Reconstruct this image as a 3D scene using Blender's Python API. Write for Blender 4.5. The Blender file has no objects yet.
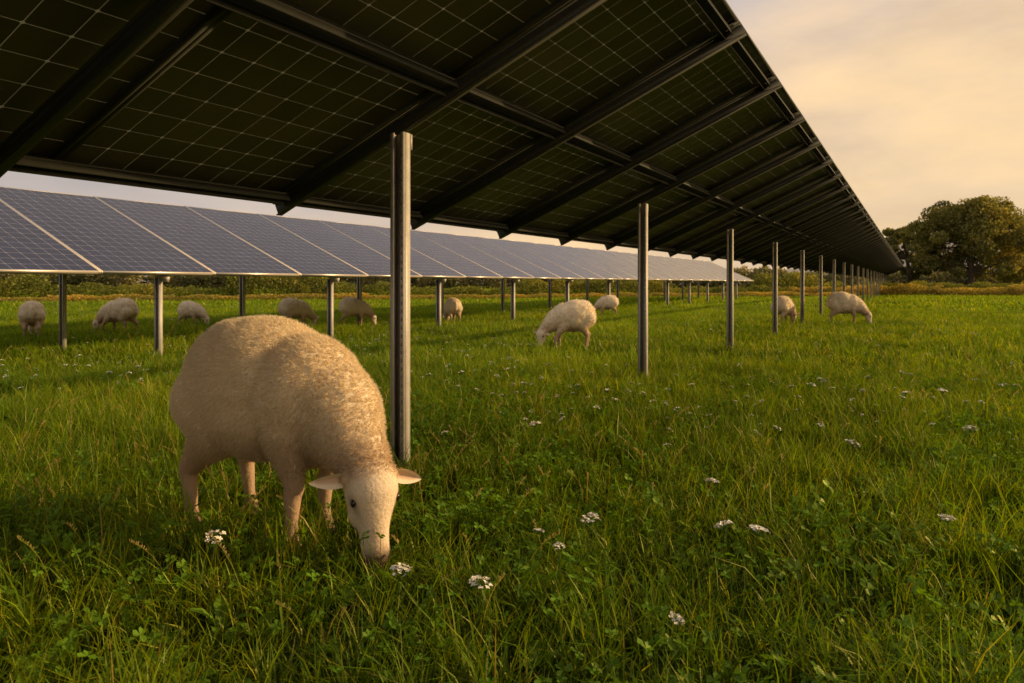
import bpy, bmesh, math, random
import numpy as np
from mathutils import Vector, Matrix, noise, kdtree
random.seed(7); rng=np.random.default_rng(11)
scene=bpy.context.scene
scene.view_settings.view_transform='Standard'
scene.view_settings.look='None'
scene.view_settings.exposure=0
COL=scene.collection
TH=math.radians(28.25)
FW=(-math.sin(TH),math.cos(TH)); RT=(math.cos(TH),math.sin(TH))
def camspace(x,y): return x*RT[0]+y*RT[1], x*FW[0]+y*FW[1]   # right, depth
def fromcam(r,d): return r*RT[0]+d*FW[0], r*RT[1]+d*FW[1]

# ---------------------------------------------------------------- helpers
def add_obj(name,data,parent=None,loc=(0,0,0)):
    o=bpy.data.objects.new(name,data); COL.objects.link(o)
    o.location=loc
    if parent: o.parent=parent
    return o
def empty(name,loc=(0,0,0)):
    o=bpy.data.objects.new(name,None); COL.objects.link(o); o.location=loc; o.empty_display_size=.2
    return o
def mesh_np(name,verts,quads,mat=None,col=None,smooth=False,uv=None,matidx=None):
    me=bpy.data.meshes.new(name)
    verts=np.asarray(verts,dtype=np.float32); quads=np.asarray(quads,dtype=np.int32)
    k=quads.shape[1]
    me.vertices.add(len(verts)); me.vertices.foreach_set('co',verts.ravel())
    me.loops.add(quads.size); me.loops.foreach_set('vertex_index',quads.ravel())
    me.polygons.add(len(quads))
    me.polygons.foreach_set('loop_start',np.arange(len(quads),dtype=np.int32)*k)
    me.update(calc_edges=True)
    if smooth: me.polygons.foreach_set('use_smooth',np.ones(len(quads),dtype=bool))
    if col is not None:
        a=me.color_attributes.new('Col','FLOAT_COLOR','POINT')
        c=np.ones((len(verts),4),dtype=np.float32); c[:,:3]=col
        a.data.foreach_set('color',c.ravel())
    if uv is not None:
        l=me.uv_layers.new(name='UVMap'); l.data.foreach_set('uv',np.asarray(uv,dtype=np.float32).ravel())
    if mat:
        for m in (mat if isinstance(mat,list) else [mat]): me.materials.append(m)
    if matidx is not None: me.polygons.foreach_set('material_index',np.asarray(matidx,dtype=np.int32))
    me.update()
    return me
class Boxes:
    F=np.array([[0,1,3,2],[4,6,7,5],[0,4,5,1],[2,3,7,6],[0,2,6,4],[1,5,7,3]])
    def __init__(s): s.v=[]; s.f=[]; s.n=0
    def box(s,c,ax,hs):
        c=np.array(c,float); ax=[np.array(a,float) for a in ax]
        vs=[c+i*hs[0]*ax[0]+j*hs[1]*ax[1]+k*hs[2]*ax[2] for i in(-1,1) for j in(-1,1) for k in(-1,1)]
        s.v+=vs; s.f.append(Boxes.F+s.n); s.n+=8
    def mesh(s,name,mat,bevel=0): return mesh_np(name,np.array(s.v),np.concatenate(s.f),mat)
X3=((1,0,0),(0,1,0),(0,0,1))

# ---------------------------------------------------------------- materials
def newmat(name):
    m=bpy.data.materials.new(name); m.use_nodes=True
    nt=m.node_tree; nt.nodes.clear()
    out=nt.nodes.new('ShaderNodeOutputMaterial')
    return m,nt,out
def N(nt,t,**kw):
    n=nt.nodes.new(t)
    for k,v in kw.items(): setattr(n,k,v)
    return n
def mathn(nt,op,a,b=None,c=None):
    n=nt.nodes.new('ShaderNodeMath'); n.operation=op
    for i,x in enumerate((a,b,c)):
        if x is None: continue
        if isinstance(x,(int,float)): n.inputs[i].default_value=x
        else: nt.links.new(x,n.inputs[i])
    return n.outputs[0]
def mixc(nt,fac,a,b,bt='MIX'):
    n=nt.nodes.new('ShaderNodeMix'); n.data_type='RGBA'; n.blend_type=bt
    for sock,x in ((n.inputs[0],fac),(n.inputs[6],a),(n.inputs[7],b)):
        if isinstance(x,(int,float)): sock.default_value=x
        elif isinstance(x,tuple): sock.default_value=(*x,1)
        else: nt.links.new(x,sock)
    return n.outputs[2]
def noisen(nt,vec,scale,detail=4,rough=.5):
    n=nt.nodes.new('ShaderNodeTexNoise'); n.inputs['Scale'].default_value=scale
    n.inputs['Detail'].default_value=detail; n.inputs['Roughness'].default_value=rough
    if vec is not None: nt.links.new(vec,n.inputs['Vector'])
    return n.outputs['Fac']
def ramp(nt,fac,stops):
    n=nt.nodes.new('ShaderNodeValToRGB'); e=n.color_ramp.elements
    while len(e)<len(stops): e.new(.5)
    for i,(p,c) in enumerate(stops): e[i].position=p; e[i].color=(*c,1)
    nt.links.new(fac,n.inputs[0]); return n.outputs[0]

def leaf_mat(name,tint=(1,1,1),patch=.5,trans=.35,gloss=.06,scale=.35):
    m,nt,out=newmat(name)
    at=N(nt,'ShaderNodeAttribute',attribute_name='Col')
    geo=N(nt,'ShaderNodeNewGeometry')
    s=noisen(nt,geo.outputs['Position'],scale,2,.6)
    br=ramp(nt,s,[(.30,(1-patch*.75,1-patch*.62,1-patch*.5)),(.5,(1,1,1)),(.70,(1+patch*.9,1+patch*.5,1+patch*.2))])
    c=mixc(nt,1,at.outputs['Color'],br,'MULTIPLY')
    d=N(nt,'ShaderNodeBsdfDiffuse'); nt.links.new(c,d.inputs[0])
    t=N(nt,'ShaderNodeBsdfTranslucent')
    nt.links.new(mixc(nt,1,c,(1.4,1.2,.35),'MULTIPLY'),t.inputs[0])
    mx=N(nt,'ShaderNodeMixShader'); mx.inputs[0].default_value=trans
    nt.links.new(d.outputs[0],mx.inputs[1]); nt.links.new(t.outputs[0],mx.inputs[2])
    g=N(nt,'ShaderNodeBsdfGlossy'); g.inputs['Roughness'].default_value=.45; g.inputs[0].default_value=(.85,.75,.35,1)
    m2=N(nt,'ShaderNodeMixShader'); m2.inputs[0].default_value=gloss
    nt.links.new(mx.outputs[0],m2.inputs[1]); nt.links.new(g.outputs[0],m2.inputs[2])
    nt.links.new(m2.outputs[0],out.inputs[0])
    return m
def plain_mat(name,col,rough=.6,metal=0,var=.2,scale=8,bump=0,bscale=60):
    m,nt,out=newmat(name)
    p=N(nt,'ShaderNodeBsdfPrincipled')
    tc=N(nt,'ShaderNodeTexCoord')
    nn=noisen(nt,tc.outputs['Object'],scale,5,.6)
    c=mixc(nt,nn,tuple(x*(1-var) for x in col),tuple(min(1,x*(1+var)) for x in col))
    nt.links.new(c,p.inputs['Base Color'])
    p.inputs['Metallic'].default_value=metal
    nt.links.new(mathn(nt,'ADD',mathn(nt,'MULTIPLY',nn,.25),rough-.12),p.inputs['Roughness'])
    if bump:
        b=N(nt,'ShaderNodeBump'); b.inputs['Strength'].default_value=bump; b.inputs['Distance'].default_value=.01
        nt.links.new(noisen(nt,tc.outputs['Object'],bscale,4),b.inputs['Height']); nt.links.new(b.outputs[0],p.inputs['Normal'])
    nt.links.new(p.outputs[0],out.inputs[0]); return m
def attr_mat(name,rough=.8,bump=.4,bscale=120,sheen=0):
    m,nt,out=newmat(name)
    p=N(nt,'ShaderNodeBsdfPrincipled'); at=N(nt,'ShaderNodeAttribute',attribute_name='Col')
    nt.links.new(at.outputs['Color'],p.inputs['Base Color']); p.inputs['Roughness'].default_value=rough
    p.inputs['Specular IOR Level'].default_value=.15
    if sheen: p.inputs['Sheen Weight'].default_value=sheen
    if bump:
        tc=N(nt,'ShaderNodeTexCoord'); b=N(nt,'ShaderNodeBump'); b.inputs['Strength'].default_value=bump; b.inputs['Distance'].default_value=.006
        nt.links.new(noisen(nt,tc.outputs['Object'],bscale,4),b.inputs['Height']); nt.links.new(b.outputs[0],p.inputs['Normal'])
    nt.links.new(p.outputs[0],out.inputs[0]); return m
def wool_mat(name):
    m,nt,out=newmat(name)
    at=N(nt,'ShaderNodeAttribute',attribute_name='Col')
    d=N(nt,'ShaderNodeBsdfDiffuse'); nt.links.new(at.outputs['Color'],d.inputs[0])
    t=N(nt,'ShaderNodeBsdfTranslucent'); nt.links.new(mixc(nt,1,at.outputs['Color'],(1.05,.98,.85),'MULTIPLY'),t.inputs[0])
    mx=N(nt,'ShaderNodeMixShader'); mx.inputs[0].default_value=.40
    nt.links.new(d.outputs[0],mx.inputs[1]); nt.links.new(t.outputs[0],mx.inputs[2]); nt.links.new(mx.outputs[0],out.inputs[0]); return m
def cell_mat(name,cell,line,lw,diamond,rough,translu,cellvar=.3,spec=.5,ldim=1.0):
    m,nt,out=newmat(name)
    uv=N(nt,'ShaderNodeUVMap',uv_map='UVMap'); sp=N(nt,'ShaderNodeSeparateXYZ'); nt.links.new(uv.outputs[0],sp.inputs[0])
    fx=mathn(nt,'ABSOLUTE',mathn(nt,'SUBTRACT',mathn(nt,'FRACT',sp.outputs[0]),.5))
    fy=mathn(nt,'ABSOLUTE',mathn(nt,'SUBTRACT',mathn(nt,'FRACT',sp.outputs[1]),.5))
    l=mathn(nt,'MULTIPLY',mathn(nt,'GREATER_THAN',mathn(nt,'MAXIMUM',fx,fy),.5-lw/2),ldim)
    dm=mathn(nt,'GREATER_THAN',mathn(nt,'ADD',fx,fy),1-diamond)
    k=mathn(nt,'MAXIMUM',l,dm)
    fl=N(nt,'ShaderNodeVectorMath',operation='FLOOR'); nt.links.new(uv.outputs[0],fl.inputs[0])
    wn=N(nt,'ShaderNodeTexWhiteNoise',noise_dimensions='2D'); nt.links.new(fl.outputs[0],wn.inputs['Vector'])
    geo=N(nt,'ShaderNodeNewGeometry')
    big=noisen(nt,geo.outputs['Position'],.9,4)
    cc=mixc(nt,mathn(nt,'ADD',mathn(nt,'MULTIPLY',wn.outputs[0],.5),mathn(nt,'MULTIPLY',big,.5)),tuple(x*(1-cellvar) for x in cell),tuple(x*(1+cellvar) for x in cell))
    p=N(nt,'ShaderNodeBsdfPrincipled'); nt.links.new(cc,p.inputs['Base Color']); p.inputs['Specular IOR Level'].default_value=spec
    nt.links.new(mathn(nt,'ADD',mathn(nt,'MULTIPLY',noisen(nt,geo.outputs['Position'],3,5),.2),rough-.1),p.inputs['Roughness'])
    p2=N(nt,'ShaderNodeBsdfPrincipled'); p2.inputs['Roughness'].default_value=.4
    lc=mixc(nt,noisen(nt,geo.outputs['Position'],2.2,3),tuple(x*.45 for x in line),tuple(min(.9,x*1.5) for x in line))
    nt.links.new(lc,p2.inputs['Base Color'])
    t=N(nt,'ShaderNodeBsdfTranslucent'); nt.links.new(lc,t.inputs[0])
    mm=N(nt,'ShaderNodeMixShader'); mm.inputs[0].default_value=translu
    nt.links.new(p2.outputs[0],mm.inputs[1]); nt.links.new(t.outputs[0],mm.inputs[2])
    mx=N(nt,'ShaderNodeMixShader'); nt.links.new(k,mx.inputs[0]); nt.links.new(p.outputs[0],mx.inputs[1]); nt.links.new(mm.outputs[0],mx.inputs[2])
    nt.links.new(mx.outputs[0],out.inputs[0]); return m

M_grass=leaf_mat('grass_blades',patch=.55,gloss=.03,trans=.50,scale=.45)
M_clover=leaf_mat('clover_leaves',patch=.3,trans=.40,gloss=.03)
M_leaf=leaf_mat('tree_leaves',patch=.4,trans=.42,gloss=.02,scale=.5)
M_hedge=leaf_mat('hedge_leaves',patch=.5,trans=.38,gloss=.02,scale=.3)
M_bark=plain_mat('bark',(.09,.065,.045),.9,0,.4,5,.8,20)
M_galv=plain_mat('galvanised_steel',(.46,.42,.35),.55,.25,.25,14,.15,80)
M_rail=plain_mat('steel_rail',(.052,.050,.034),.55,.2,.3,6)
M_alu=plain_mat('aluminium_frame',(.62,.54,.44),.4,.5,.1,6)
M_dark=plain_mat('dark_slot',(.16,.15,.13),.8)
M_cellback=cell_mat('bifacial_cell_back',(.085,.078,.034),(.25,.22,.11),.022,.065,.42,.55,spec=.35,ldim=.7,cellvar=.4)
M_cellfront=cell_mat('cell_front',(.013,.014,.034),(.33,.31,.37),.030,.06,.18,.0,spec=.34,ldim=.85)

# ---------------------------------------------------------------- world + sun
SUN_EL=math.radians(18)
AZO=math.radians(-8)
sd=np.array([math.cos(AZO)*RT[0]-math.sin(AZO)*FW[0], math.cos(AZO)*RT[1]-math.sin(AZO)*FW[1]])
w=bpy.data.worlds.new('World'); scene.world=w; w.use_nodes=True
nt=w.node_tree; nt.nodes.clear()
out=N(nt,'ShaderNodeOutputWorld')
sky=N(nt,'ShaderNodeTexSky'); sky.sky_type='NISHITA'; sky.sun_disc=False; sky.sun_elevation=SUN_EL
sky.sun_rotation=math.atan2(sd[0],sd[1]); sky.dust_density=3; sky.air_density=1.2
tc=N(nt,'ShaderNodeTexCoord')
mp=N(nt,'ShaderNodeMapping'); mp.inputs['Scale'].default_value=(1,1,2.8); nt.links.new(tc.outputs['Generated'],mp.inputs[0])
cl=noisen(nt,mp.outputs[0],2.3,5,.55)
cl2=noisen(nt,mp.outputs[0],4.2,5,.55)
sp=N(nt,'ShaderNodeSeparateXYZ'); nt.links.new(tc.outputs['Generated'],sp.inputs[0])
az=mathn(nt,'ADD',mathn(nt,'MULTIPLY',sp.outputs[0],float(sd[0])),mathn(nt,'MULTIPLY',sp.outputs[1],float(sd[1])))
warm=mathn(nt,'ADD',mathn(nt,'MULTIPLY',az,.55),mathn(nt,'SUBTRACT',.70,mathn(nt,'MULTIPLY',sp.outputs[2],1.6)))
n_=nt.nodes.new('ShaderNodeClamp'); nt.links.new(warm,n_.inputs[0]); warm=n_.outputs[0]
warm=mathn(nt,'MULTIPLY',warm,mathn(nt,'ADD',.12,mathn(nt,'MULTIPLY',cl,1.65)))
cc=ramp(nt,warm,[(0,(.56,.51,.49)),(.35,(.72,.61,.54)),(.60,(.98,.73,.47)),(1,(1.10,.78,.40))])
shade=ramp(nt,cl2,[(.3,(.80,.80,.85)),(.5,(.96,.95,.96)),(.7,(1.12,1.07,1.0))])
cc=mixc(nt,1,cc,shade,'MULTIPLY')
mask=ramp(nt,cl,[(.25,(.82,)*3),(.6,(.98,)*3)])
skys=mixc(nt,1,sky.outputs[0],(.09,.09,.09),'MULTIPLY')
fin=mixc(nt,mask,skys,cc)
bg=N(nt,'ShaderNodeBackground'); bg.inputs['Strength'].default_value=.96
nt.links.new(fin,bg.inputs[0]); nt.links.new(bg.outputs[0],out.inputs[0])
sl=bpy.data.lights.new('sun','SUN'); sl.energy=5.0; sl.angle=math.radians(.8); sl.color=(1,.70,.36)
so=add_obj('sun',sl)
dirv=Vector((sd[0]*math.cos(SUN_EL),sd[1]*math.cos(SUN_EL),math.sin(SUN_EL)))
so.rotation_euler=dirv.to_track_quat('Z','Y').to_euler(); so.location=(20,10,20)

# ---------------------------------------------------------------- ground
m,nt,out=newmat('meadow_soil')
p=N(nt,'ShaderNodeBsdfDiffuse'); geo=N(nt,'ShaderNodeNewGeometry')
a=noisen(nt,geo.outputs['Position'],.08,6,.6); b=noisen(nt,geo.outputs['Position'],1.3,6,.7)
c=mixc(nt,a,(.17,.21,.02),(.30,.29,.035)); c=mixc(nt,mathn(nt,'MULTIPLY',b,.6),c,(.06,.10,.015))
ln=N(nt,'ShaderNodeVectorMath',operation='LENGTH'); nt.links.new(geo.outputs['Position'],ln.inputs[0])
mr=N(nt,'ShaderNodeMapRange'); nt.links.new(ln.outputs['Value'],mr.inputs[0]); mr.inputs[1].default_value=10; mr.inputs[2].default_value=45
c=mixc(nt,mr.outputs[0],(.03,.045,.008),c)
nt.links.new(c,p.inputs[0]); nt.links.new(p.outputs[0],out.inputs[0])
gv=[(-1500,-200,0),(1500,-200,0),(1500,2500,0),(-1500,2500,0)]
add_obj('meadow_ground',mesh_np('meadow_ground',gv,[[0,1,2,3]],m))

# ---------------------------------------------------------------- grass
def blades(n,size,hmin,hmax,w,seed,segs=3,clump=.55,nclump=60,tall=.02,wide=.06,gain=1.0):
    r=np.random.default_rng(seed)
    base=r.random((n,2))*size-size/2
    cc=r.random((nclump,2))*size-size/2; cphi=r.random(nclump)*2*math.pi; ch=r.uniform(.6,1.4,nclump)
    isC=r.random(n)<clump; ci=r.integers(0,nclump,n)
    sig=.045*max(1,size/1.5)
    base[isC]=cc[ci[isC]]+r.normal(0,sig,(isC.sum(),2))
    h=r.uniform(hmin,hmax,n)*np.where(isC,ch[ci],.8)
    tl=r.random(n)<tall; h[tl]*=1.6
    phi=np.where(isC&(r.random(n)<.6),cphi[ci]+r.normal(0,.8,n),r.random(n)*2*math.pi)
    bend=r.beta(1.6,2.0,n)*1.25+.12
    ld=np.stack([np.cos(phi),np.sin(phi)],1)
    psi=phi+math.pi/2+r.normal(0,.7,n); wd=np.stack([np.cos(psi),np.sin(psi)],1)
    ww=w*r.uniform(.5,1.4,n); ww[r.random(n)<wide]*=1.9
    V=np.zeros((n,segs+1,2,3),np.float32)
    for i in range(segs+1):
        t=i/segs
        hz=h*(t-np.minimum(bend**2*.35,.55)*t*t*t); off=h*bend*(t**2)*.85
        ctr=base+ld*off[:,None]
        wv=ww*(1-t**1.7)*(.75+.5*min(1,t*2.5))/1.0+.0002
        for j,sgn in enumerate((-.5,.5)):
            V[:,i,j,:2]=ctr+wd*(wv*sgn)[:,None]; V[:,i,j,2]=hz
    idx=np.arange(n)[:,None]*(segs+1)*2
    Q=[]
    for i in range(segs):
        a=i*2; Q.append(np.concatenate([idx+a,idx+a+1,idx+a+3,idx+a+2],1))
    Q=np.stack(Q,1).reshape(-1,4)
    pal=np.array([(.150,.262,.008),(.198,.318,.011),(.100,.200,.009),(.28,.35,.014),(.36,.37,.020)])
    c=pal[r.choice(5,n,p=[.3,.26,.24,.14,.06])]*r.uniform(.65,1.25,(n,1))*gain
    dry=r.random(n)<.012; c[dry]=np.array((.42,.32,.11))*r.uniform(.7,1.1,(dry.sum(),1))
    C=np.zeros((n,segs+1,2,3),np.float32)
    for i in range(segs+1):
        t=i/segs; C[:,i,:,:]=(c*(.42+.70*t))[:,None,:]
    return V.reshape(-1,3),Q,C.reshape(-1,3)
def tile_set(prefix,k,*a,**kw):
    res=[]
    for i in range(k):
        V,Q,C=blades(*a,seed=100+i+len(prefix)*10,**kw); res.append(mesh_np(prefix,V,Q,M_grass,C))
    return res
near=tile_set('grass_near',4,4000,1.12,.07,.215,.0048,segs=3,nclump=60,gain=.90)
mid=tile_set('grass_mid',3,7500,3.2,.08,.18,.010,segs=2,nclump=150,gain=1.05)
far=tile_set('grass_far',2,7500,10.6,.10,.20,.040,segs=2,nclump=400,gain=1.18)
grass=empty('meadow_grass')
def place_tiles(meshes,size,dmin,dmax,margin):
    cnt=0
    rngi=int(110/size)
    for i in range(-rngi,rngi):
        for j in range(-rngi,rngi+1):
            x=(i+.5)*size; y=(j+.5)*size
            r_,d=camspace(x,y)
            if d<-1.2 or abs(r_)>.72*max(d,0)+margin: continue
            dist=math.hypot(x,y)
            if not(dmin<=dist<dmax): continue
            o=bpy.data.objects.new('tile',random.choice(meshes)); COL.objects.link(o); o.parent=grass
            o.location=(x+random.uniform(-.04,.04)*size,y,0); o.rotation_euler=(0,0,random.randrange(4)*math.pi/2)
            s=1+.45*noise.noise(Vector((x*.45,y*.45,3)))
            o.scale=(1,1,s); cnt+=1
    return cnt
print('tiles',place_tiles(near,1.0,0,9,1.6),place_tiles(mid,3.0,7.5,31,3.5),place_tiles(far,10.0,26,100,11))

# flowering grass stems with seed heads
SV=[];SQ=[];SC=[]
def sq(p,c):
    k=len(SV); SV.extend(tuple(q) for q in p); SQ.append((k,k+1,k+2,k+3)); SC.extend([c]*4)
def seedstem(x,y,h):
    a=random.random()*6.28; L_=random.uniform(.15,.5)*h; w_=.0011
    c=random.choice([(.28,.32,.06),(.40,.33,.12),(.20,.27,.03)])
    prev=None; sd_=Vector((-math.sin(a),math.cos(a),0))
    for i in range(7):
        t=i/6; p=Vector((x+math.cos(a)*L_*t*t,y+math.sin(a)*L_*t*t,h*(t-.18*t*t*t)))
        if prev is not None:
            for ax in(sd_*w_,Vector((math.cos(a),math.sin(a),0))*w_): sq([prev-ax,prev+ax,p+ax,p-ax],c)
        prev=p
    c2=random.choice([(.48,.37,.16),(.38,.34,.11),(.52,.42,.20)])
    for i in range(18):
        t=.76+.26*i/18; p=Vector((x+math.cos(a)*L_*t*t,y+math.sin(a)*L_*t*t,h*(t-.18*t*t*t)))
        d=Vector((random.gauss(0,1),random.gauss(0,1),1.4)).normalized(); s=random.uniform(.007,.013); q=d.orthogonal().normalized()*.002
        sq([p,p+d*s*.5+q,p+d*s,p+d*s*.5-q],c2)
    if random.random()<.7:
        b=random.random()*6.28; z0=h*.3; ll=random.uniform(.06,.13); wv=Vector((-math.sin(b),math.cos(b),0))*.0028
        p0=Vector((x,y,z0)); p1=p0+Vector((math.cos(b)*ll*.5,math.sin(b)*ll*.5,ll*.55)); p2=p0+Vector((math.cos(b)*ll*1.1,math.sin(b)*ll*1.1,ll*.45))
        sq([p0-wv*.5,p0+wv*.5,p1+wv,p1-wv],(.18,.28,.02)); sq([p1-wv,p1+wv,p2+wv*.05,p2-wv*.05],(.18,.28,.02))
k=0
while k<620:
    d=1.9+14*random.random()**1.4; r_=random.uniform(-.8,.8)*d; x,y=fromcam(r_,d)
    if noise.noise(Vector((x*.5,y*.5,7.7)))<random.uniform(-.15,.35): continue
    seedstem(x,y,random.uniform(.20,.38)); k+=1
add_obj('seed_stems',mesh_np('seed_stems',np.array(SV),np.array(SQ),M_grass,np.array(SC)),grass)

# broad-leaved weeds (dock, dandelion) between the grasses
SV=[];SQ=[];SC=[]
def weed(x,y,R,n):
    a0=random.random()*6.28; c=np.array((.12,.225,.016))*random.uniform(.6,1.25)
    for i in range(n):
        a=a0+i*2.4+random.uniform(-.3,.3); L_=R*random.uniform(.7,1.2); w_=L_*random.uniform(.11,.17); up=random.uniform(.6,1.3)
        dx=Vector((math.cos(a),math.sin(a),0)); sx=Vector((-math.sin(a),math.cos(a),0)); pv=None
        cc_=tuple(c*random.uniform(.85,1.2))
        for k in range(7):
            t=k/6; m_=Vector((x,y,.01))+dx*L_*t*.8+Vector((0,0,up*L_*(t-.55*t*t)))
            ww=w_*(math.sin(math.pi*min(1,.08+.92*t))**.8)*(1+.3*(k%2))*(1 if k<6 else .05)+.001
            e=(m_-sx*ww+Vector((0,0,ww*.35)),m_,m_+sx*ww+Vector((0,0,ww*.35)))
            if pv: sq([pv[0],pv[1],e[1],e[0]],cc_); sq([pv[1],pv[2],e[2],e[1]],tuple(q*1.1 for q in cc_))
            pv=e
k=0
while k<130:
    d=1.6+6.5*random.random()**1.3; r_=random.uniform(-.75,.75)*d; x,y=fromcam(r_,d)
    if noise.noise(Vector((x*.8,y*.8,4.4)))<random.uniform(-.2,.2): continue
    weed(x,y,random.uniform(.06,.125),random.randint(5,9)); k+=1
add_obj('broadleaf_weeds',mesh_np('broadleaf_weeds',np.array(SV),np.array(SQ),M_clover,np.array(SC)))

# clover
def clover(n,size,seed):
    r=np.random.default_rng(seed); V=[];Q=[];C=[]
    def quad(p0,p1,p2,p3,c):
        k=len(V); V.extend([p0,p1,p2,p3]); Q.append((k,k+1,k+2,k+3)); C.extend([c]*4)
    cen=r.random((7,2))*size-size/2
    for i in range(n):
        b=cen[r.integers(0,7)]+r.normal(0,.10,2) if r.random()<.8 else r.random(2)*size-size/2
        h=r.uniform(.07,.17); lean=r.normal(0,.025,2)
        top=np.array([b[0]+lean[0],b[1]+lean[1],h]); bb=np.array([b[0],b[1],0])
        c=np.array((.105,.215,.014))*r.uniform(.6,1.3); s=r.uniform(.009,.019)
        wv=np.array([.0012,0,0]); quad(bb-wv,bb+wv,top+wv,top-wv,c*.9)
        a0=r.random()*6.28; tilt=r.normal(0,.4,2)
        for k in range(3):
            a=a0+k*2.094
            d=np.array([math.cos(a),math.sin(a),0]); q=np.array([-d[1],d[0],0])
            def P(u,v,z): 
                p=d*u+q*v; return top+np.array([p[0],p[1],z+p[0]*tilt[0]+p[1]*tilt[1]])*1.0
            zz=s*.25
            quad(P(0,0,0),P(s*.55,s*.55,zz),P(s*1.15,s*.5,zz*.8),P(s*1.2,0,0),c)
            quad(P(0,0,0),P(s*1.2,0,0),P(s*1.15,-s*.5,zz*.8),P(s*.55,-s*.55,zz),c*1.08)
    return mesh_np('clover_tile',np.array(V),np.array(Q),M_clover,np.array(C))
cms=[clover(260,1.0,5+i) for i in range(3)]
clo=empty('clover')
for i in range(-9,6):
    for j in range(0,11):
        x=i*.9+.3;y=j*.9+.2; r_,d=camspace(x,y)
        if d<1.0 or d>7.5 or abs(r_)>.72*d+1: continue
        dens=noise.noise(Vector((x*.6,y*.6,9)))+ (0.30 if d<3.4 else 0)
        if dens<0.05: continue
        o=bpy.data.objects.new('patch',random.choice(cms)); COL.objects.link(o); o.parent=clo
        o.location=(x+random.uniform(-.2,.2),y+random.uniform(-.2,.2),0); o.rotation_euler=(0,0,random.random()*6.28)

# ---------------------------------------------------------------- wild flowers
M_petal=plain_mat('petals',(.85,.79,.64),.7,0,.08,30)
M_stem=plain_mat('flower_stem',(.10,.18,.02),.7)
FV=[];FQ=[];FM=[]
def fq(ps,mi):
    k=len(FV); FV.extend(ps); FQ.append((k,k+1,k+2,k+3)); FM.append(mi)
def flower(x,y,h,R,n=22):
    lx,ly=random.gauss(0,.02),random.gauss(0,.02)
    top=Vector((x+lx,y+ly,h)); b=Vector((x,y,0)); hub=top-Vector((0,0,R*.9))
    tx,ty=random.gauss(0,.25),random.gauss(0,.25)
    for ax in (Vector((.0013,0,0)),Vector((0,.0013,0))):
        fq([b-ax,b+ax,hub+ax,hub-ax],1)
    for i in range(n):
        rr=R*math.sqrt(random.random()); a=random.random()*6.28
        px,py=rr*math.cos(a),rr*math.sin(a)
        c=top+Vector((px,py,-rr*rr/R*.35+px*tx+py*ty+random.uniform(-.002,.002)))
        ax=Vector((.0006,.0004,0)); fq([hub-ax,hub+ax,c+ax,c-ax],1)
        s=R*random.uniform(.15,.27)
        a0=random.random()*6.28; tl=Vector((random.gauss(0,.4),random.gauss(0,.4),1)).normalized()
        u=tl.orthogonal().normalized(); v=tl.cross(u)
        for k in range(4):
            aa=a0+k*1.571; d=u*math.cos(aa)+v*math.sin(aa); q=tl.cross(d)
            fq([c,c+d*s*.6+q*s*.45+tl*s*.2,c+d*s*1.15+tl*s*.1,c+d*s*.6-q*s*.45+tl*s*.2],0)
hard=[(-1.97,1.65),(-.975,2.39),(-.763,3.06),(-.575,2.57),(-.463,2.55),(-1.25,1.68),(-1.08,1.745),(-1.92,3.85),(-.946,2.07),(.18,6.5),(.28,4.87),(.11,3.02),(-.25,4.12),(-1.10,2.16),(-1.46,4.87),(-.05,6.2),(-.5,1.75)]
for i,(x,y) in enumerate(hard):
    flower(x,y,.20,random.uniform(.029,.038) if i not in(8,13,14,16) else .019,36)
k=0
while k<1150:
    d=2.4+34*random.random()**1.35; r_=random.uniform(-.75,.75)*d
    x,y=fromcam(r_,d)
    if noise.noise(Vector((x*.25,y*.25,1.7)))<random.uniform(-.3,.3): continue
    flower(x,y,random.uniform(.15,.25),random.uniform(.008,.030)*(1 if d>5 else .8),10 if d>8 else 18); k+=1
fm=mesh_np('wildflowers',np.array([tuple(v) for v in FV]),np.array(FQ),[M_petal,M_stem],matidx=FM)
add_obj('wildflowers',fm)

# ---------------------------------------------------------------- solar arrays
AL=math.radians(24); ca,sa=math.cos(AL),math.sin(AL)
def cpost(B,x,y,z0,z1,w=.1,d=.05,t=.006,open_dir=1):
    zc=(z0+z1)/2; hz=(z1-z0)/2
    B.box((x,y,zc),X3,(w/2,t/2,hz))
    for s in(-1,1):
        B.box((x+s*(w/2-t/2),y-open_dir*(d/2),zc),X3,(t/2,d/2-t/2,hz))
        B.box((x+s*(w/2-.012),y-open_dir*(d+t/2-.003),zc),X3,(.012,t/2,hz))
def slab_uv(listV,listQ,listUV,corners,u,v):
    k=len(listV); listV.extend(corners); listQ.append((k,k+1,k+2,k+3)); listUV.extend([(0,0),(u,0),(u,v),(0,v)])

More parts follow.
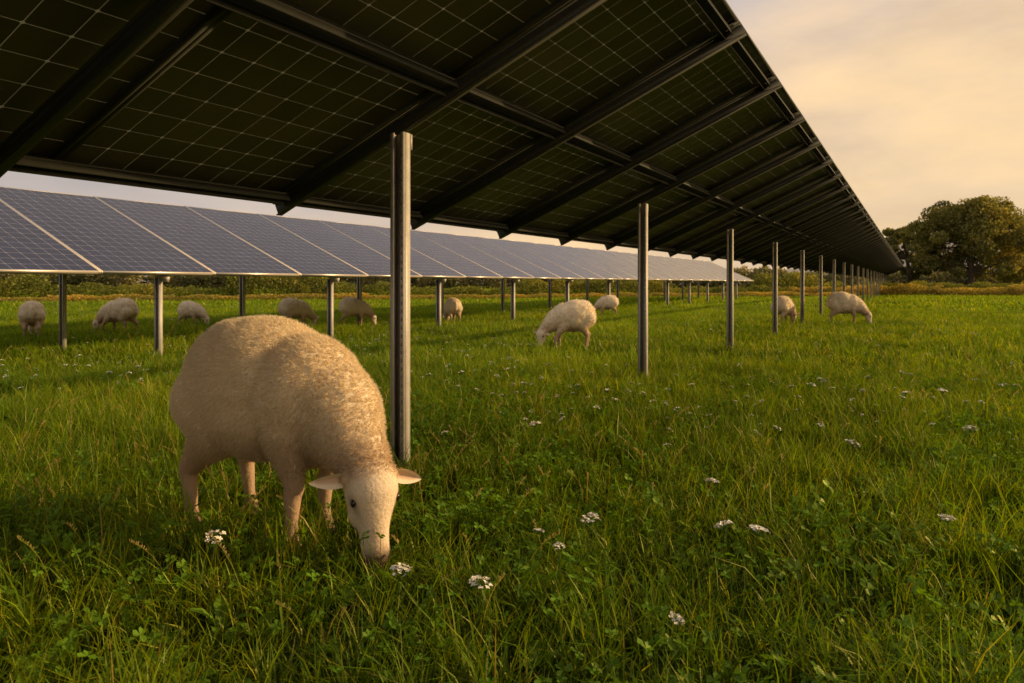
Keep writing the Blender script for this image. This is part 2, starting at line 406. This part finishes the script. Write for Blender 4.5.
PX=-2.33
arr=empty('solar_panel_array',(PX,3.16,0))
def rel(o): 
    o.parent=arr; o.location=(-PX,-3.16,0)
S=np.array((ca,0,sa)); Nn=np.array((-sa,0,ca)); Yv=np.array((0,1,0)); O=np.array((-2.36,0,1.90))
Y0=3.16-1.3*7; NR=7+3*21
PV=[];PQ=[];PU=[]; frames=Boxes(); raft=Boxes(); purl=Boxes(); posts=Boxes(); slots=Boxes()
for i in range(NR):
    y=Y0+1.3*i
    for (s0,s1) in ((-.95,.31),(.33,1.59)):
        a=O+S*(s0+.012)+Yv*(y+.012); b=O+S*(s0+.012)+Yv*(y+1.288); c=O+S*(s1-.012)+Yv*(y+1.288); d=O+S*(s1-.012)+Yv*(y+.012)
        slab_uv(PV,PQ,PU,[tuple(a),tuple(b),tuple(c),tuple(d)],8,8)
        sm=(s0+s1)/2; sh=(s1-s0)/2-.003
        for yy in(y+.012,y+1.288):
            frames.box(O+S*sm+Yv*yy+Nn*(-.016),(S,Yv,Nn),(sh,.009,.018))
        for ss in(s0+.012,s1-.012):
            frames.box(O+S*ss+Yv*(y+.65)+Nn*(-.016),(S,Yv,Nn),(.009,.628,.017))
    yr=y-.24 if i==6 else y
    r=O+Yv*yr
    raft.box(r+S*.30+Nn*(-.084),(S,Yv,Nn),(1.29,.005,.032))
    raft.box(r+S*.30+Nn*(-.118),(S,Yv,Nn),(1.29,.021,.0025))
    raft.box(r+S*.30+Nn*(-.0475),(S,Yv,Nn),(1.29,.021,.003))
    if (i-7)%3==0:
        zt=1.90-.121/ca+(PX+2.36)*math.tan(AL)-.012
        cpost(posts,PX,y-.012,0-.3,zt-.0,.085,.05)
        posts.box((PX,y+.012,zt-.04),X3,(.036,.006,.04))
        if -1<(i-7)<7:
            for q in range(40):
                z=.1+q*.042
                if z>zt-.05: break
                slots.box((PX+(.085/2-.012),y-.012-.0545,z),X3,(.003,.0015,.009))
L=1.3*NR; yc=Y0+L/2
for s,hw in((-.90,.03),(.32,.045),(1.5,.028)):
    purl.box(O+S*s+Yv*yc+Nn*(-.0395),(S,Yv,Nn),(hw,L/2-.02,.0045))
    purl.box(O+S*(s-hw+.004)+Yv*yc+Nn*(-.065),(S,Yv,Nn),(.003,L/2-.02,.019))
    purl.box(O+S*(s+hw-.004)+Yv*yc+Nn*(-.065),(S,Yv,Nn),(.003,L/2-.02,.019))
rel(add_obj('panel_laminates',mesh_np('panel_laminates',np.array(PV),np.array(PQ),M_cellback,uv=PU)))
rel(add_obj('panel_frames',frames.mesh('panel_frames',M_rail)))
rel(add_obj('rafters',raft.mesh('rafters',M_rail)))
rel(add_obj('purlins',purl.mesh('purlins',M_rail)))
rel(add_obj('posts',posts.mesh('posts',M_galv)))
rel(add_obj('post_slots',slots.mesh('post_slots',M_dark)))

ar2=empty('solar_panel_array',(-8.7,7.34,0)); 
S=np.array((-ca,0,sa)); Nn=np.array((sa,0,ca)); O=np.array((-8.7,0,1.14))
PV=[];PQ=[];PU=[]; frames=Boxes(); raft=Boxes(); posts=Boxes(); bk=Boxes()
pw=1.68
for k in range(-14,24):
    y=7.34+pw*k
    for (s0,s1) in((0,3.03),):
        g=.02
        a=O+S*(s0+g)+Yv*(y+g); b=O+S*(s0+g)+Yv*(y+pw-g); c=O+S*(s1-g)+Yv*(y+pw-g); d=O+S*(s1-g)+Yv*(y+g)
        slab_uv(PV,PQ,PU,[tuple(a),tuple(b),tuple(c),tuple(d)],10,18)
        bk.box(O+S*((s0+s1)/2)+Yv*(y+pw/2)+Nn*(-.006),(S,Yv,Nn),((s1-s0)/2-g,pw/2-g,.002))
        for yy in(y+.014,y+pw-.014):
            frames.box(O+S*(s0+s1)/2+Yv*yy+Nn*(-.015),(S,Yv,Nn),((s1-s0)/2-.003,.011,.019))
        for ss in(s0+.012,s1-.012):
            frames.box(O+S*ss+Yv*(y+pw/2)+Nn*(-.015),(S,Yv,Nn),(.008,pw/2-.026,.018))
Ls=pw*38; yc=7.34+pw*5
for s in(.12,1.4,2.85):
    raft.box(O+S*s+Yv*yc+Nn*(-.06),(S,Yv,Nn),(.025,Ls/2,.024))
for k in range(-7,13):
    y=6.65+3.36*k
    if y>46.5: continue
    raft.box(O+S*1.5+Yv*y+Nn*(-.125),(S,Yv,Nn),(1.45,.03,.038))
    for px in(-8.95,-11.1):
        zt=1.14+(abs(px)-8.7)*math.tan(AL)-.165/ca
        cpost(posts,px,y,-.3,zt,.1,.05)
for nm,me in (('panel_glass',mesh_np('panel_glass',np.array(PV),np.array(PQ),M_cellfront,uv=PU)),('panel_backs',bk.mesh('panel_backs',M_rail)),('panel_frames',frames.mesh('panel_frames2',M_alu)),('rails',raft.mesh('rails',M_galv)),('posts',posts.mesh('posts2',M_galv))):
    o=add_obj(nm,me); o.parent=ar2; o.location=(8.7,-7.34,0)

# ---------------------------------------------------------------- sheep
M_fleece=attr_mat('fleece_skin',.9,.6,90); M_wool=wool_mat('wool_fibres')
M_eye=plain_mat('eye',(.018,.011,.007),.2,0,.1); M_ear=attr_mat('ear_skin',.75,.3,150)
def sstep(a,b,x):
    t=np.clip((x-a)/(b-a),0,1); return t*t*(3-2*t)
def build_sheep(tag,headyaw,voxel,nwool,wlen,wwid,seed,stepv=0):
    r=np.random.default_rng(seed)
    bm=bmesh.new()
    sub=3 if voxel<.01 else 2
    def ell(c,rad,R=None):
        M=Matrix.Translation(c)@((R.to_4x4()) if R else Matrix.Identity(4))@Matrix.Diagonal((*rad,1))
        bmesh.ops.create_icosphere(bm,subdivisions=sub,radius=1,matrix=M)
    def chain(pts,n=7,ys=1.0):
        for (p,ra),(q,rb) in zip(pts[:-1],pts[1:]):
            for i in range(n+1):
                t=i/n; c=Vector(p).lerp(Vector(q),t); rr=ra+(rb-ra)*t; ell(c,(rr,rr*ys,rr))
    Ry=lambda deg: Matrix.Rotation(math.radians(deg),3,'Y')
    ell((-.10,0,.605),(.325,.26,.262)); ell((-.215,0,.62),(.185,.225,.238)); ell((.11,0,.565),(.235,.226,.245),Ry(14))
    ell((-.05,0,.52),(.29,.25,.20)); ell((.17,0,.53),(.17,.19,.22))
    yw=math.radians(headyaw); hx,hy=math.cos(yw),math.sin(yw)
    hero_=headyaw<0
    P=Vector((.50,-.10 if hero_ else 0,.355))
    a=Vector((.20*hx,.20*hy,-1)).normalized(); n=Vector((hx,hy,0)); n=(n-a*n.dot(a)).normalized(); s=a.cross(n)
    nk=P-n*.045
    chain([((.16,0,.56),.21),((.26,-.01 if hero_ else 0,.53),.175),((.36,(-.05 if hero_ else 0),.455),.128),((nk.x,nk.y,nk.z+.015),.092)],8,.94)
    RH=Matrix((a,s,n)).transposed()
    def H(t,nn,ss=0): return P+a*t+n*nn+s*ss
    ST=np.array([(-.02,-.004,.070,.066),(.0,.0,.084,.074),(.04,.006,.092,.082),(.08,.006,.094,.086),(.11,.002,.085,.080),(.15,0,.067,.070),(.185,.0,.055,.061),(.22,.002,.049,.054),(.25,.004,.048,.050),(.275,.003,.049,.046),(.298,.0,.045,.039),(.318,-.004,.034,.029)])
    for t in np.linspace(-.02,.318,40 if voxel<.01 else 16):
        nn,rs,rn=[float(np.interp(t,ST[:,0],ST[:,k])) for k in(1,2,3)]
        ell(H(float(t),nn),(.022,rs,rn),RH)
    for sg in(-1,1):
        ell(H(.070,.042,sg*.060),(.032,.022,.024),RH)
        ell(H(.13,-.028,sg*.044),(.065,.032,.042),RH)
        ell(H(.302,.014,sg*.026),(.018,.014,.015),RH)
        ell(H(.02,-.0,sg*.078),(.024,.027,.024),RH)
    def leg(pts): chain(pts,6)
    for sg,dx in((-1,-.03),(1,-.08+stepv if hero_ else .03+stepv)):
        y=sg*.12
        leg([((.14,y,.46),.095),((.17+dx*.4,y,.36),.056),((.205+dx*.8,y,.255),.036),((.202+dx,y,.235),.034),((.195+dx,y,.12),.024),((.195+dx,y,.085),.028),((.215+dx,y,.03),.027),((.225+dx,y,.012),.030)])
        ell((.215+dx,y-.013,.02),(.034,.016,.022)); ell((.215+dx,y+.013,.02),(.034,.016,.022))
    for sg,dx in((-1,0.09),(1,.13+stepv)):
        y=sg*.13
        leg([((-.25,y*.8,.55),.145),((-.21+dx*.3,y,.43),.098),((-.35+dx*.7,y,.335),.056),((-.445+dx,y,.27),.037),((-.44+dx,y,.24),.032),((-.425+dx,y,.12),.024),((-.42+dx,y,.085),.028),((-.40+dx,y,.03),.027),((-.39+dx,y,.012),.030)])
        ell((-.40+dx,y-.013,.02),(.034,.016,.022)); ell((-.40+dx,y+.013,.02),(.034,.016,.022))
    chain([((-.375,0,.70),.045),((-.395,0,.62),.042),((-.40,0,.52),.030)],5)
    me=bpy.data.meshes.new('tmp'); bm.to_mesh(me); bm.free()
    o=bpy.data.objects.new('tmp',me); COL.objects.link(o)
    md=o.modifiers.new('r','REMESH'); md.mode='VOXEL'; md.voxel_size=voxel
    ms=o.modifiers.new('s','SMOOTH'); ms.factor=.5; ms.iterations=6 if voxel<.01 else 3
    dg=bpy.context.evaluated_depsgraph_get()
    body=bpy.data.meshes.new_from_object(o.evaluated_get(dg)); bpy.data.objects.remove(o)
    body.name=tag+'_body'
    nv=len(body.vertices); co=np.empty(nv*3,np.float32); body.vertices.foreach_get('co',co); co=co.reshape(-1,3)
    no=np.empty(nv*3,np.float32); body.vertices.foreach_get('normal',no); no=no.reshape(-1,3)
    Pn=np.array(P); an=np.array(a); nn_=np.array(n); sn=np.array(s)
    def masks(c):
        d=c-Pn; t=d@an; rad=np.linalg.norm(d-np.outer(t,an),axis=1)
        head=sstep(.0,.07,t+ (d@nn_)*.45)*sstep(.20,.14,rad)*(c[:,0]>.34)
        legm=sstep(.36,.27,c[:,2])*(1-head)
        return t,head,legm
    t,head,legm=masks(co)
    fl=(1-head)*(1-legm)
    fr=.25+.55*sstep(-.1,.3,co[:,0])
    disp=np.array([.8*noise.noise(Vector(c)*5)+.3*noise.noise(Vector(c)*16) for c in co])*1.0
    d2=np.array([noise.noise(Vector(c)*55) for c in co])
    co2=co+no*((disp*.013+d2*.0040*fr)*fl)[:,None]
    body.vertices.foreach_set('co',co2.ravel()); body.polygons.foreach_set('use_smooth',np.ones(len(body.polygons),bool))
    def colour(c,fib):
        t,head,legm=masks(c)
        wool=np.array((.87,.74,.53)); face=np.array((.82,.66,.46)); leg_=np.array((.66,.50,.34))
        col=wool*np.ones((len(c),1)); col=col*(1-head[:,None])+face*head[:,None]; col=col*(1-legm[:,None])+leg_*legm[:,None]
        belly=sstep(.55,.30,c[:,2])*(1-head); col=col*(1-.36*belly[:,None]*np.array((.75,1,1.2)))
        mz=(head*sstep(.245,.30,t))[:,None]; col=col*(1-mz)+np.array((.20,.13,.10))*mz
        ho=((c[:,2]<.04)&(head<.3))[:,None]*1.0; col=col*(1-ho)+np.array((.05,.04,.03))*ho
        d=c-Pn; ss=d@sn; nn2=d@nn_
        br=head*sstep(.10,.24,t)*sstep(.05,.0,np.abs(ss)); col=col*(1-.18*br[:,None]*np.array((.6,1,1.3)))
        for sg in(-1,1):
            q=np.exp(-(((t-.314)/.010)**2+((ss-sg*.022)/.007)**2+((nn2-.018)/.02)**2)); col=col*(1-.85*q[:,None])
            q=np.exp(-(((t-.102)/.026)**2+((ss-sg*.086)/.024)**2+((nn2-.034)/.017)**2)); col=col*(1-.6*q[:,None]*np.array((.85,1,1.1)))
            q=np.exp(-(((t-.142)/.036)**2+((ss-sg*.074)/.02)**2+((nn2-.034)/.012)**2)); col=col*(1-.35*q[:,None])
        q=head*np.exp(-(((nn2+.016)/.005)**2))*sstep(.25,.27,t); col=col*(1-.7*q[:,None])
        return col
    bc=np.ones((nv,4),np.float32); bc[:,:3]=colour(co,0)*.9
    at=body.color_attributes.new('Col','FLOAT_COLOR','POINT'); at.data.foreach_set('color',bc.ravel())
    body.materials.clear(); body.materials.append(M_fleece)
    body.calc_loop_triangles(); nt_=len(body.loop_triangles); tr=np.empty(nt_*3,np.int32); body.loop_triangles.foreach_get('vertices',tr); tr=tr.reshape(-1,3)
    A,B_,C_=co2[tr[:,0]],co2[tr[:,1]],co2[tr[:,2]]
    cr=np.cross(B_-A,C_-A); area=np.linalg.norm(cr,axis=1)
    wgt=area*(.7+.3*fl[tr[:,0]]); pi=r.choice(nt_,nwool,p=wgt/wgt.sum())
    u=r.random(nwool); v=r.random(nwool); f_=u+v>1; u[f_]=1-u[f_]; v[f_]=1-v[f_]
    base=A[pi]+(B_[pi]-A[pi])*u[:,None]+(C_[pi]-A[pi])*v[:,None]
    nr=no[tr[pi,0]]*(1-u-v)[:,None]+no[tr[pi,1]]*u[:,None]+no[tr[pi,2]]*v[:,None]; nr/=np.linalg.norm(nr,axis=1)[:,None]+1e-9
    tb,hb,lb=masks(base); flb=(1-hb)*(1-lb)
    ln=(wlen*flb+.007*(1-flb))*r.uniform(.6,1.35,nwool)
    front=sstep(-.05,.32,base[:,0])*flb
    ln=ln*(.9+.15*front)
    lay=np.tile(np.array((-.55,0,-.60)),(nwool,1)); lay=lay*(1-hb[:,None])+an*1.1*hb[:,None]+np.array((0,0,-.8))*lb[:,None]
    nc=max(300,nwool//12); cidx=r.choice(nwool,nc,replace=False); kd=kdtree.KDTree(nc)
    for i,ci in enumerate(cidx): kd.insert(Vector(base[ci]),i)
    kd.balance()
    near_=np.array([kd.find(Vector(b))[1] for b in base]); cc=base[cidx][near_]; cdir=r.normal(0,.26,(nc,3))[near_]
    d0=nr+lay*.85*(1+.5*hb[:,None])+cdir*(flb*(.35+.4*front))[:,None]+r.normal(0,.18,(nwool,3)); d0/=np.linalg.norm(d0,axis=1)[:,None]
    side=np.cross(d0,r.normal(0,1,(nwool,3))); side/=np.linalg.norm(side,axis=1)[:,None]+1e-9
    segs=3; V=np.zeros((nwool,segs+1,2,3),np.float32)
    nside=np.cross(d0,side)
    for i in range(segs+1):
        tt=i/segs
        p=base+d0*(ln*tt)[:,None]-nr*.002
        p=p+(cc-base)*((.20+.22*front)*tt*flb)[:,None]
        amp=ln*(.08+.12*front)*math.sin(tt*math.pi*1.6)
        p=p+nside*amp[:,None]
        ww=wwid*(1-.6*tt)*(.6+.4*flb)
        V[:,i,0]=p-side*(ww/2)[:,None]; V[:,i,1]=p+side*(ww/2)[:,None]
    idx=np.arange(nwool)[:,None]*(segs+1)*2
    Q=np.stack([np.concatenate([idx+i*2,idx+i*2+1,idx+i*2+3,idx+i*2+2],1) for i in range(segs)],1).reshape(-1,4)
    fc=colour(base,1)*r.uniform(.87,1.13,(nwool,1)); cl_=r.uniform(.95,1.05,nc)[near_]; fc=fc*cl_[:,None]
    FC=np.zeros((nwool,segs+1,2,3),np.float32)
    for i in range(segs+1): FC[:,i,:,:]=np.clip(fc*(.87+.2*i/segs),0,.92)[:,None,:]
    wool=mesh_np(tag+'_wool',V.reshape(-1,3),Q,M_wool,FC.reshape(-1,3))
    be=bmesh.new()
    for sg in(-1,1):
        bmesh.ops.create_uvsphere(be,u_segments=16,v_segments=10,radius=1,matrix=Matrix.Translation(H(.102,.037,sg*.0785))@RH.to_4x4()@Matrix.Diagonal((.0140,.010,.0115,1)))
    eyes=bpy.data.meshes.new(tag+'_eyes'); be.to_mesh(eyes); be.free(); eyes.materials.append(M_eye)
    for p_ in eyes.polygons: p_.use_smooth=True
    EV=[];EQ=[];EC=[]
    for sg in(-1,1):
        b0=H(.022,-.005,sg*.078); dr=(s*sg*1.0+a*(.24 if sg<0 else -.08)-n*.10).normalized(); up=(-a*1+n*.45); up=(up-dr*up.dot(dr)).normalized(); nz=dr.cross(up)*sg
        if nz.dot(n)<0: nz=-nz
        nu,nv_=14,6
        for layer in(0,1):
            k0=len(EV)
            for i in range(nu+1):
                tt=i/nu; wd=.027*(math.sin(math.pi*min(1,(tt**.8*.87+.12)))**.8)*(1 if tt<1 else .02)+.001
                for j in range(nv_+1):
                    vv=j/nv_*2-1
                    cup=(vv*vv)*wd*.6
                    p=b0+dr*(tt*.130)+up*(vv*wd-tt*tt*.010)+nz*(cup+(.0 if layer==0 else -.005)*(1-abs(vv)**3)*(1-tt**4))
                    EV.append(tuple(p)); EC.append((.66,.45,.31) if (layer==0 and abs(vv)<.6 and tt<.8) else (.80,.66,.46))
            for i in range(nu):
                for j in range(nv_):
                    q=k0+i*(nv_+1)+j; EQ.append((q,q+1,q+nv_+2,q+nv_+1))
    ears=mesh_np(tag+'_ears',np.array(EV),np.array(EQ),M_ear,np.array(EC),smooth=True)
    return [('body',body),('wool',wool),('eyes',eyes),('ears',ears)]
def place_sheep(parts,loc,rot,sc=1):
    e=empty('sheep',loc); e.rotation_euler=(0,0,math.radians(rot)); e.scale=(sc,)*3
    for nm,me in parts:
        o=bpy.data.objects.new(nm,me); COL.objects.link(o); o.parent=e
    return e
hero=build_sheep('hero',-32,.0075,190000,.0160,.0015,3)
bgA=build_sheep('grazing_a',0,.016,12000,.020,.006,4)
bgB=build_sheep('grazing_b',30,.016,12000,.020,.006,5,.08)
place_sheep(hero,(-2.17,2.14,0),2)
for (x,y,rot,pt,sc) in ((-14.0,7.8,150,bgA,.82),(-13.6,9.2,205,bgB,.85),(-14.4,11.5,20,bgA,.72),(-11.7,11.95,60,bgB,.82),(-11.2,13.3,45,bgA,.82),(-9.8,15.2,140,bgA,.78),(-4.53,10.3,222,bgB,.90),(-7.95,20.7,210,bgA,.78),(-2.7,18.5,70,bgB,.85),(-1.43,19.1,15,bgA,.95)):
    place_sheep(pt,(x,y,-.02),rot,sc)

# ---------------------------------------------------------------- foliage masses
def leafcloud(pts,size,r,cols,shade=None):
    n=len(pts); u=r.normal(0,1,(n,3)); u/=np.linalg.norm(u,axis=1)[:,None]; v=np.cross(u,r.normal(0,1,(n,3))); v/=np.linalg.norm(v,axis=1)[:,None]
    sz=size*r.uniform(.6,1.4,n)[:,None]
    V=np.stack([pts-u*sz,pts+v*sz*.6,pts+u*sz,pts-v*sz*.6],1).reshape(-1,3)
    Q=np.arange(n*4).reshape(-1,4)
    c=np.array(cols)[r.integers(0,len(cols),n)]*r.uniform(.7,1.3,(n,1))
    if shade is not None: c=c*shade[:,None]
    return V,Q,np.repeat(c,4,axis=0)
def make_tree(name,loc,H,W,seed,nb=55,per=330,leaf=.14,trunk=.35,base=.18):
    r=np.random.default_rng(seed); e=empty(name,loc)
    pts=[];sh=[]; limbs=[]
    for i in range(nb):
        a=r.random()*2*math.pi; z=r.beta(1.5,1.2)
        prof=math.sin(math.pi*min(1,(.14+z*.78)))**.6
        rad=W/2*prof*math.sqrt(r.random())*.95
        c=np.array((rad*math.cos(a)*(1+.15*math.sin(3*a+seed)),rad*math.sin(a),H*(base+z*(1-base)*.93)))
        br=W*r.uniform(.06,.14)
        limbs.append(c)
        d=r.normal(0,1,(per,3)); d/=np.linalg.norm(d,axis=1)[:,None]
        rr=br*(.5+.55*r.random(per)**.6); p=c+d*rr[:,None]*np.array((1,1,.7))
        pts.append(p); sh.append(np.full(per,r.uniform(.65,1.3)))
    V,Q,C=leafcloud(np.concatenate(pts),leaf,r,[(.17,.18,.06),(.21,.21,.07),(.26,.235,.08)],np.concatenate(sh))  # leaf colours raised to stand in for haze over the trees
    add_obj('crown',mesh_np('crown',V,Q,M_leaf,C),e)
    TV=[];TQ=[]
    def tube(p,q,ra,rb,k=8):
        p=np.array(p,float);q=np.array(q,float); d=q-p; d/=np.linalg.norm(d); u=np.cross(d,(0.3,.9,.1)); u/=np.linalg.norm(u); v=np.cross(d,u); b=len(TV)
        for (c,rd) in((p,ra),(q,rb)):
            for i in range(k): TV.append(c+rd*(u*math.cos(6.2832*i/k)+v*math.sin(6.2832*i/k)))
        for i in range(k): TQ.append((b+i,b+(i+1)%k,b+k+(i+1)%k,b+k+i))
    f1=(.1,0,H*.22); f2=(-.15,.1,H*.5)
    tube((0,0,-.2),f1,trunk,trunk*.75); tube(f1,f2,trunk*.75,trunk*.45); tube(f2,(0,0,H*.85),trunk*.45,trunk*.1)
    for c in limbs[::3]:
        st=f1 if c[2]<H*.5 else f2; md=(np.array(st)+c)/2+np.array((0,0,-.03*H)); tube(st,md,trunk*.32,trunk*.18,6); tube(md,c,trunk*.18,trunk*.05,6)
    add_obj('trunk_and_limbs',mesh_np('trunk',np.array(TV),np.array(TQ),M_bark,smooth=True),e)
    return e
x,y=fromcam(42.8,70); make_tree('oak_tree',(x,y,0),9.0,10.4,3,nb=115,per=440,leaf=.12)
x,y=fromcam(40.2,76); make_tree('oak_tree',(x,y,0),7.0,6.0,5,nb=45)
x,y=fromcam(51,74); make_tree('oak_tree',(x,y,0),7.6,8,9,nb=50)
x,y=fromcam(60,80); make_tree('oak_tree',(x,y,0),9,9,12,nb=50)

def hedge_seg(L,H,D,n,seed,leaf,cols):
    r=np.random.default_rng(seed)
    x=(r.random(n)-.5)*L; t=r.random(n)
    prof=H*(.72+.28*np.array([noise.noise(Vector((q*.7+seed*9,seed,0))) for q in x])+.10*np.array([noise.noise(Vector((q*2.5,seed,5))) for q in x]))
    ph=r.random(n)*math.pi; rr=r.random(n)**.35
    y=np.cos(ph)*rr*D/2; z=np.sin(ph)**.6*rr*prof
    z=np.maximum(z,.05)
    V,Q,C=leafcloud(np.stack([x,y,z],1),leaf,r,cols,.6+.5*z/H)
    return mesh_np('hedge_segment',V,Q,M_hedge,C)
def hedge_line(name,a,b,segs,L,jit=.4,zs=1,zvar=.2):
    e=empty(name); a=Vector((*a,0)); b=Vector((*b,0)); n=int((b-a).length/(L*.8)); ang=math.atan2((b-a).y,(b-a).x)
    for i in range(n+1):
        p=a.lerp(b,i/n)
        o=bpy.data.objects.new('segment',random.choice(segs)); COL.objects.link(o); o.parent=e
        o.location=p+Vector((random.uniform(-jit,jit),random.uniform(-jit,jit),0)); o.rotation_euler=(0,0,ang+random.choice((0,math.pi)))
        o.scale=(1,1,zs*random.uniform(1-zvar,1+zvar))
G=[(.22,.25,.05),(.18,.21,.045),(.28,.28,.07)]
YG=[(.48,.38,.09),(.39,.34,.07),(.54,.41,.12)]
hs=[hedge_seg(6,2.0,1.8,5000,i,.07,G) for i in range(3)]
hy=[hedge_seg(6,1.4,1.6,4000,i+7,.07,YG) for i in range(2)]
hedge_line('hedge',fromcam(-42,36),fromcam(22,58),hs,6,.8,.85,.45)
hedge_line('hedge',fromcam(22,60),fromcam(75,58),hs,6,.5,.75)
hedge_line('tall_grass_strip',fromcam(24,57),fromcam(66,52),hy,6,.3,.8)
hedge_line('tall_grass_strip',fromcam(-40,33),fromcam(22,54),hy,6,.3,.35)
GT=[(.27,.27,.13),(.24,.24,.12),(.31,.29,.15)]
tl=[hedge_seg(16,6,5,5000,i+20,.28,GT) for i in range(3)]
hedge_line('distant_tree_line',fromcam(-150,130),fromcam(160,150),tl,16,3,.75)
r=np.random.default_rng(2); HV=[];HQ=[]
nx=90
for i in range(nx):
    rr=-500+i*16
    x,y=fromcam(rr,620); x2,y2=fromcam(rr,780)
    h=10+14*noise.noise(Vector((i*.07,1,0)))+ 44*math.exp(-((rr-470)/130)**2)
    HV+= [(x,y,-1),(x2,y2,max(2,h))]
for i in range(nx-1): HQ.append((2*i,2*i+2,2*i+3,2*i+1))
M_hill=plain_mat('hazed_hill_woodland',(.34,.31,.28),.95,0,.2,.03)  # woodland colour lightened, distance haze is painted into it
add_obj('distant_hills',mesh_np('distant_hills',np.array(HV),np.array(HQ),M_hill,smooth=True))

# ---------------------------------------------------------------- camera
cam=bpy.data.cameras.new('camera'); co_=add_obj('camera',cam,loc=(0,0,1.0))
co_.rotation_euler=(math.radians(90),0,TH)
cam.sensor_width=36; cam.lens=750/1024*36; cam.shift_y=-.0571; cam.clip_start=.05; cam.clip_end=5000
cam.dof.use_dof=True; cam.dof.focus_distance=3.0; cam.dof.aperture_fstop=6.3
scene.camera=co_
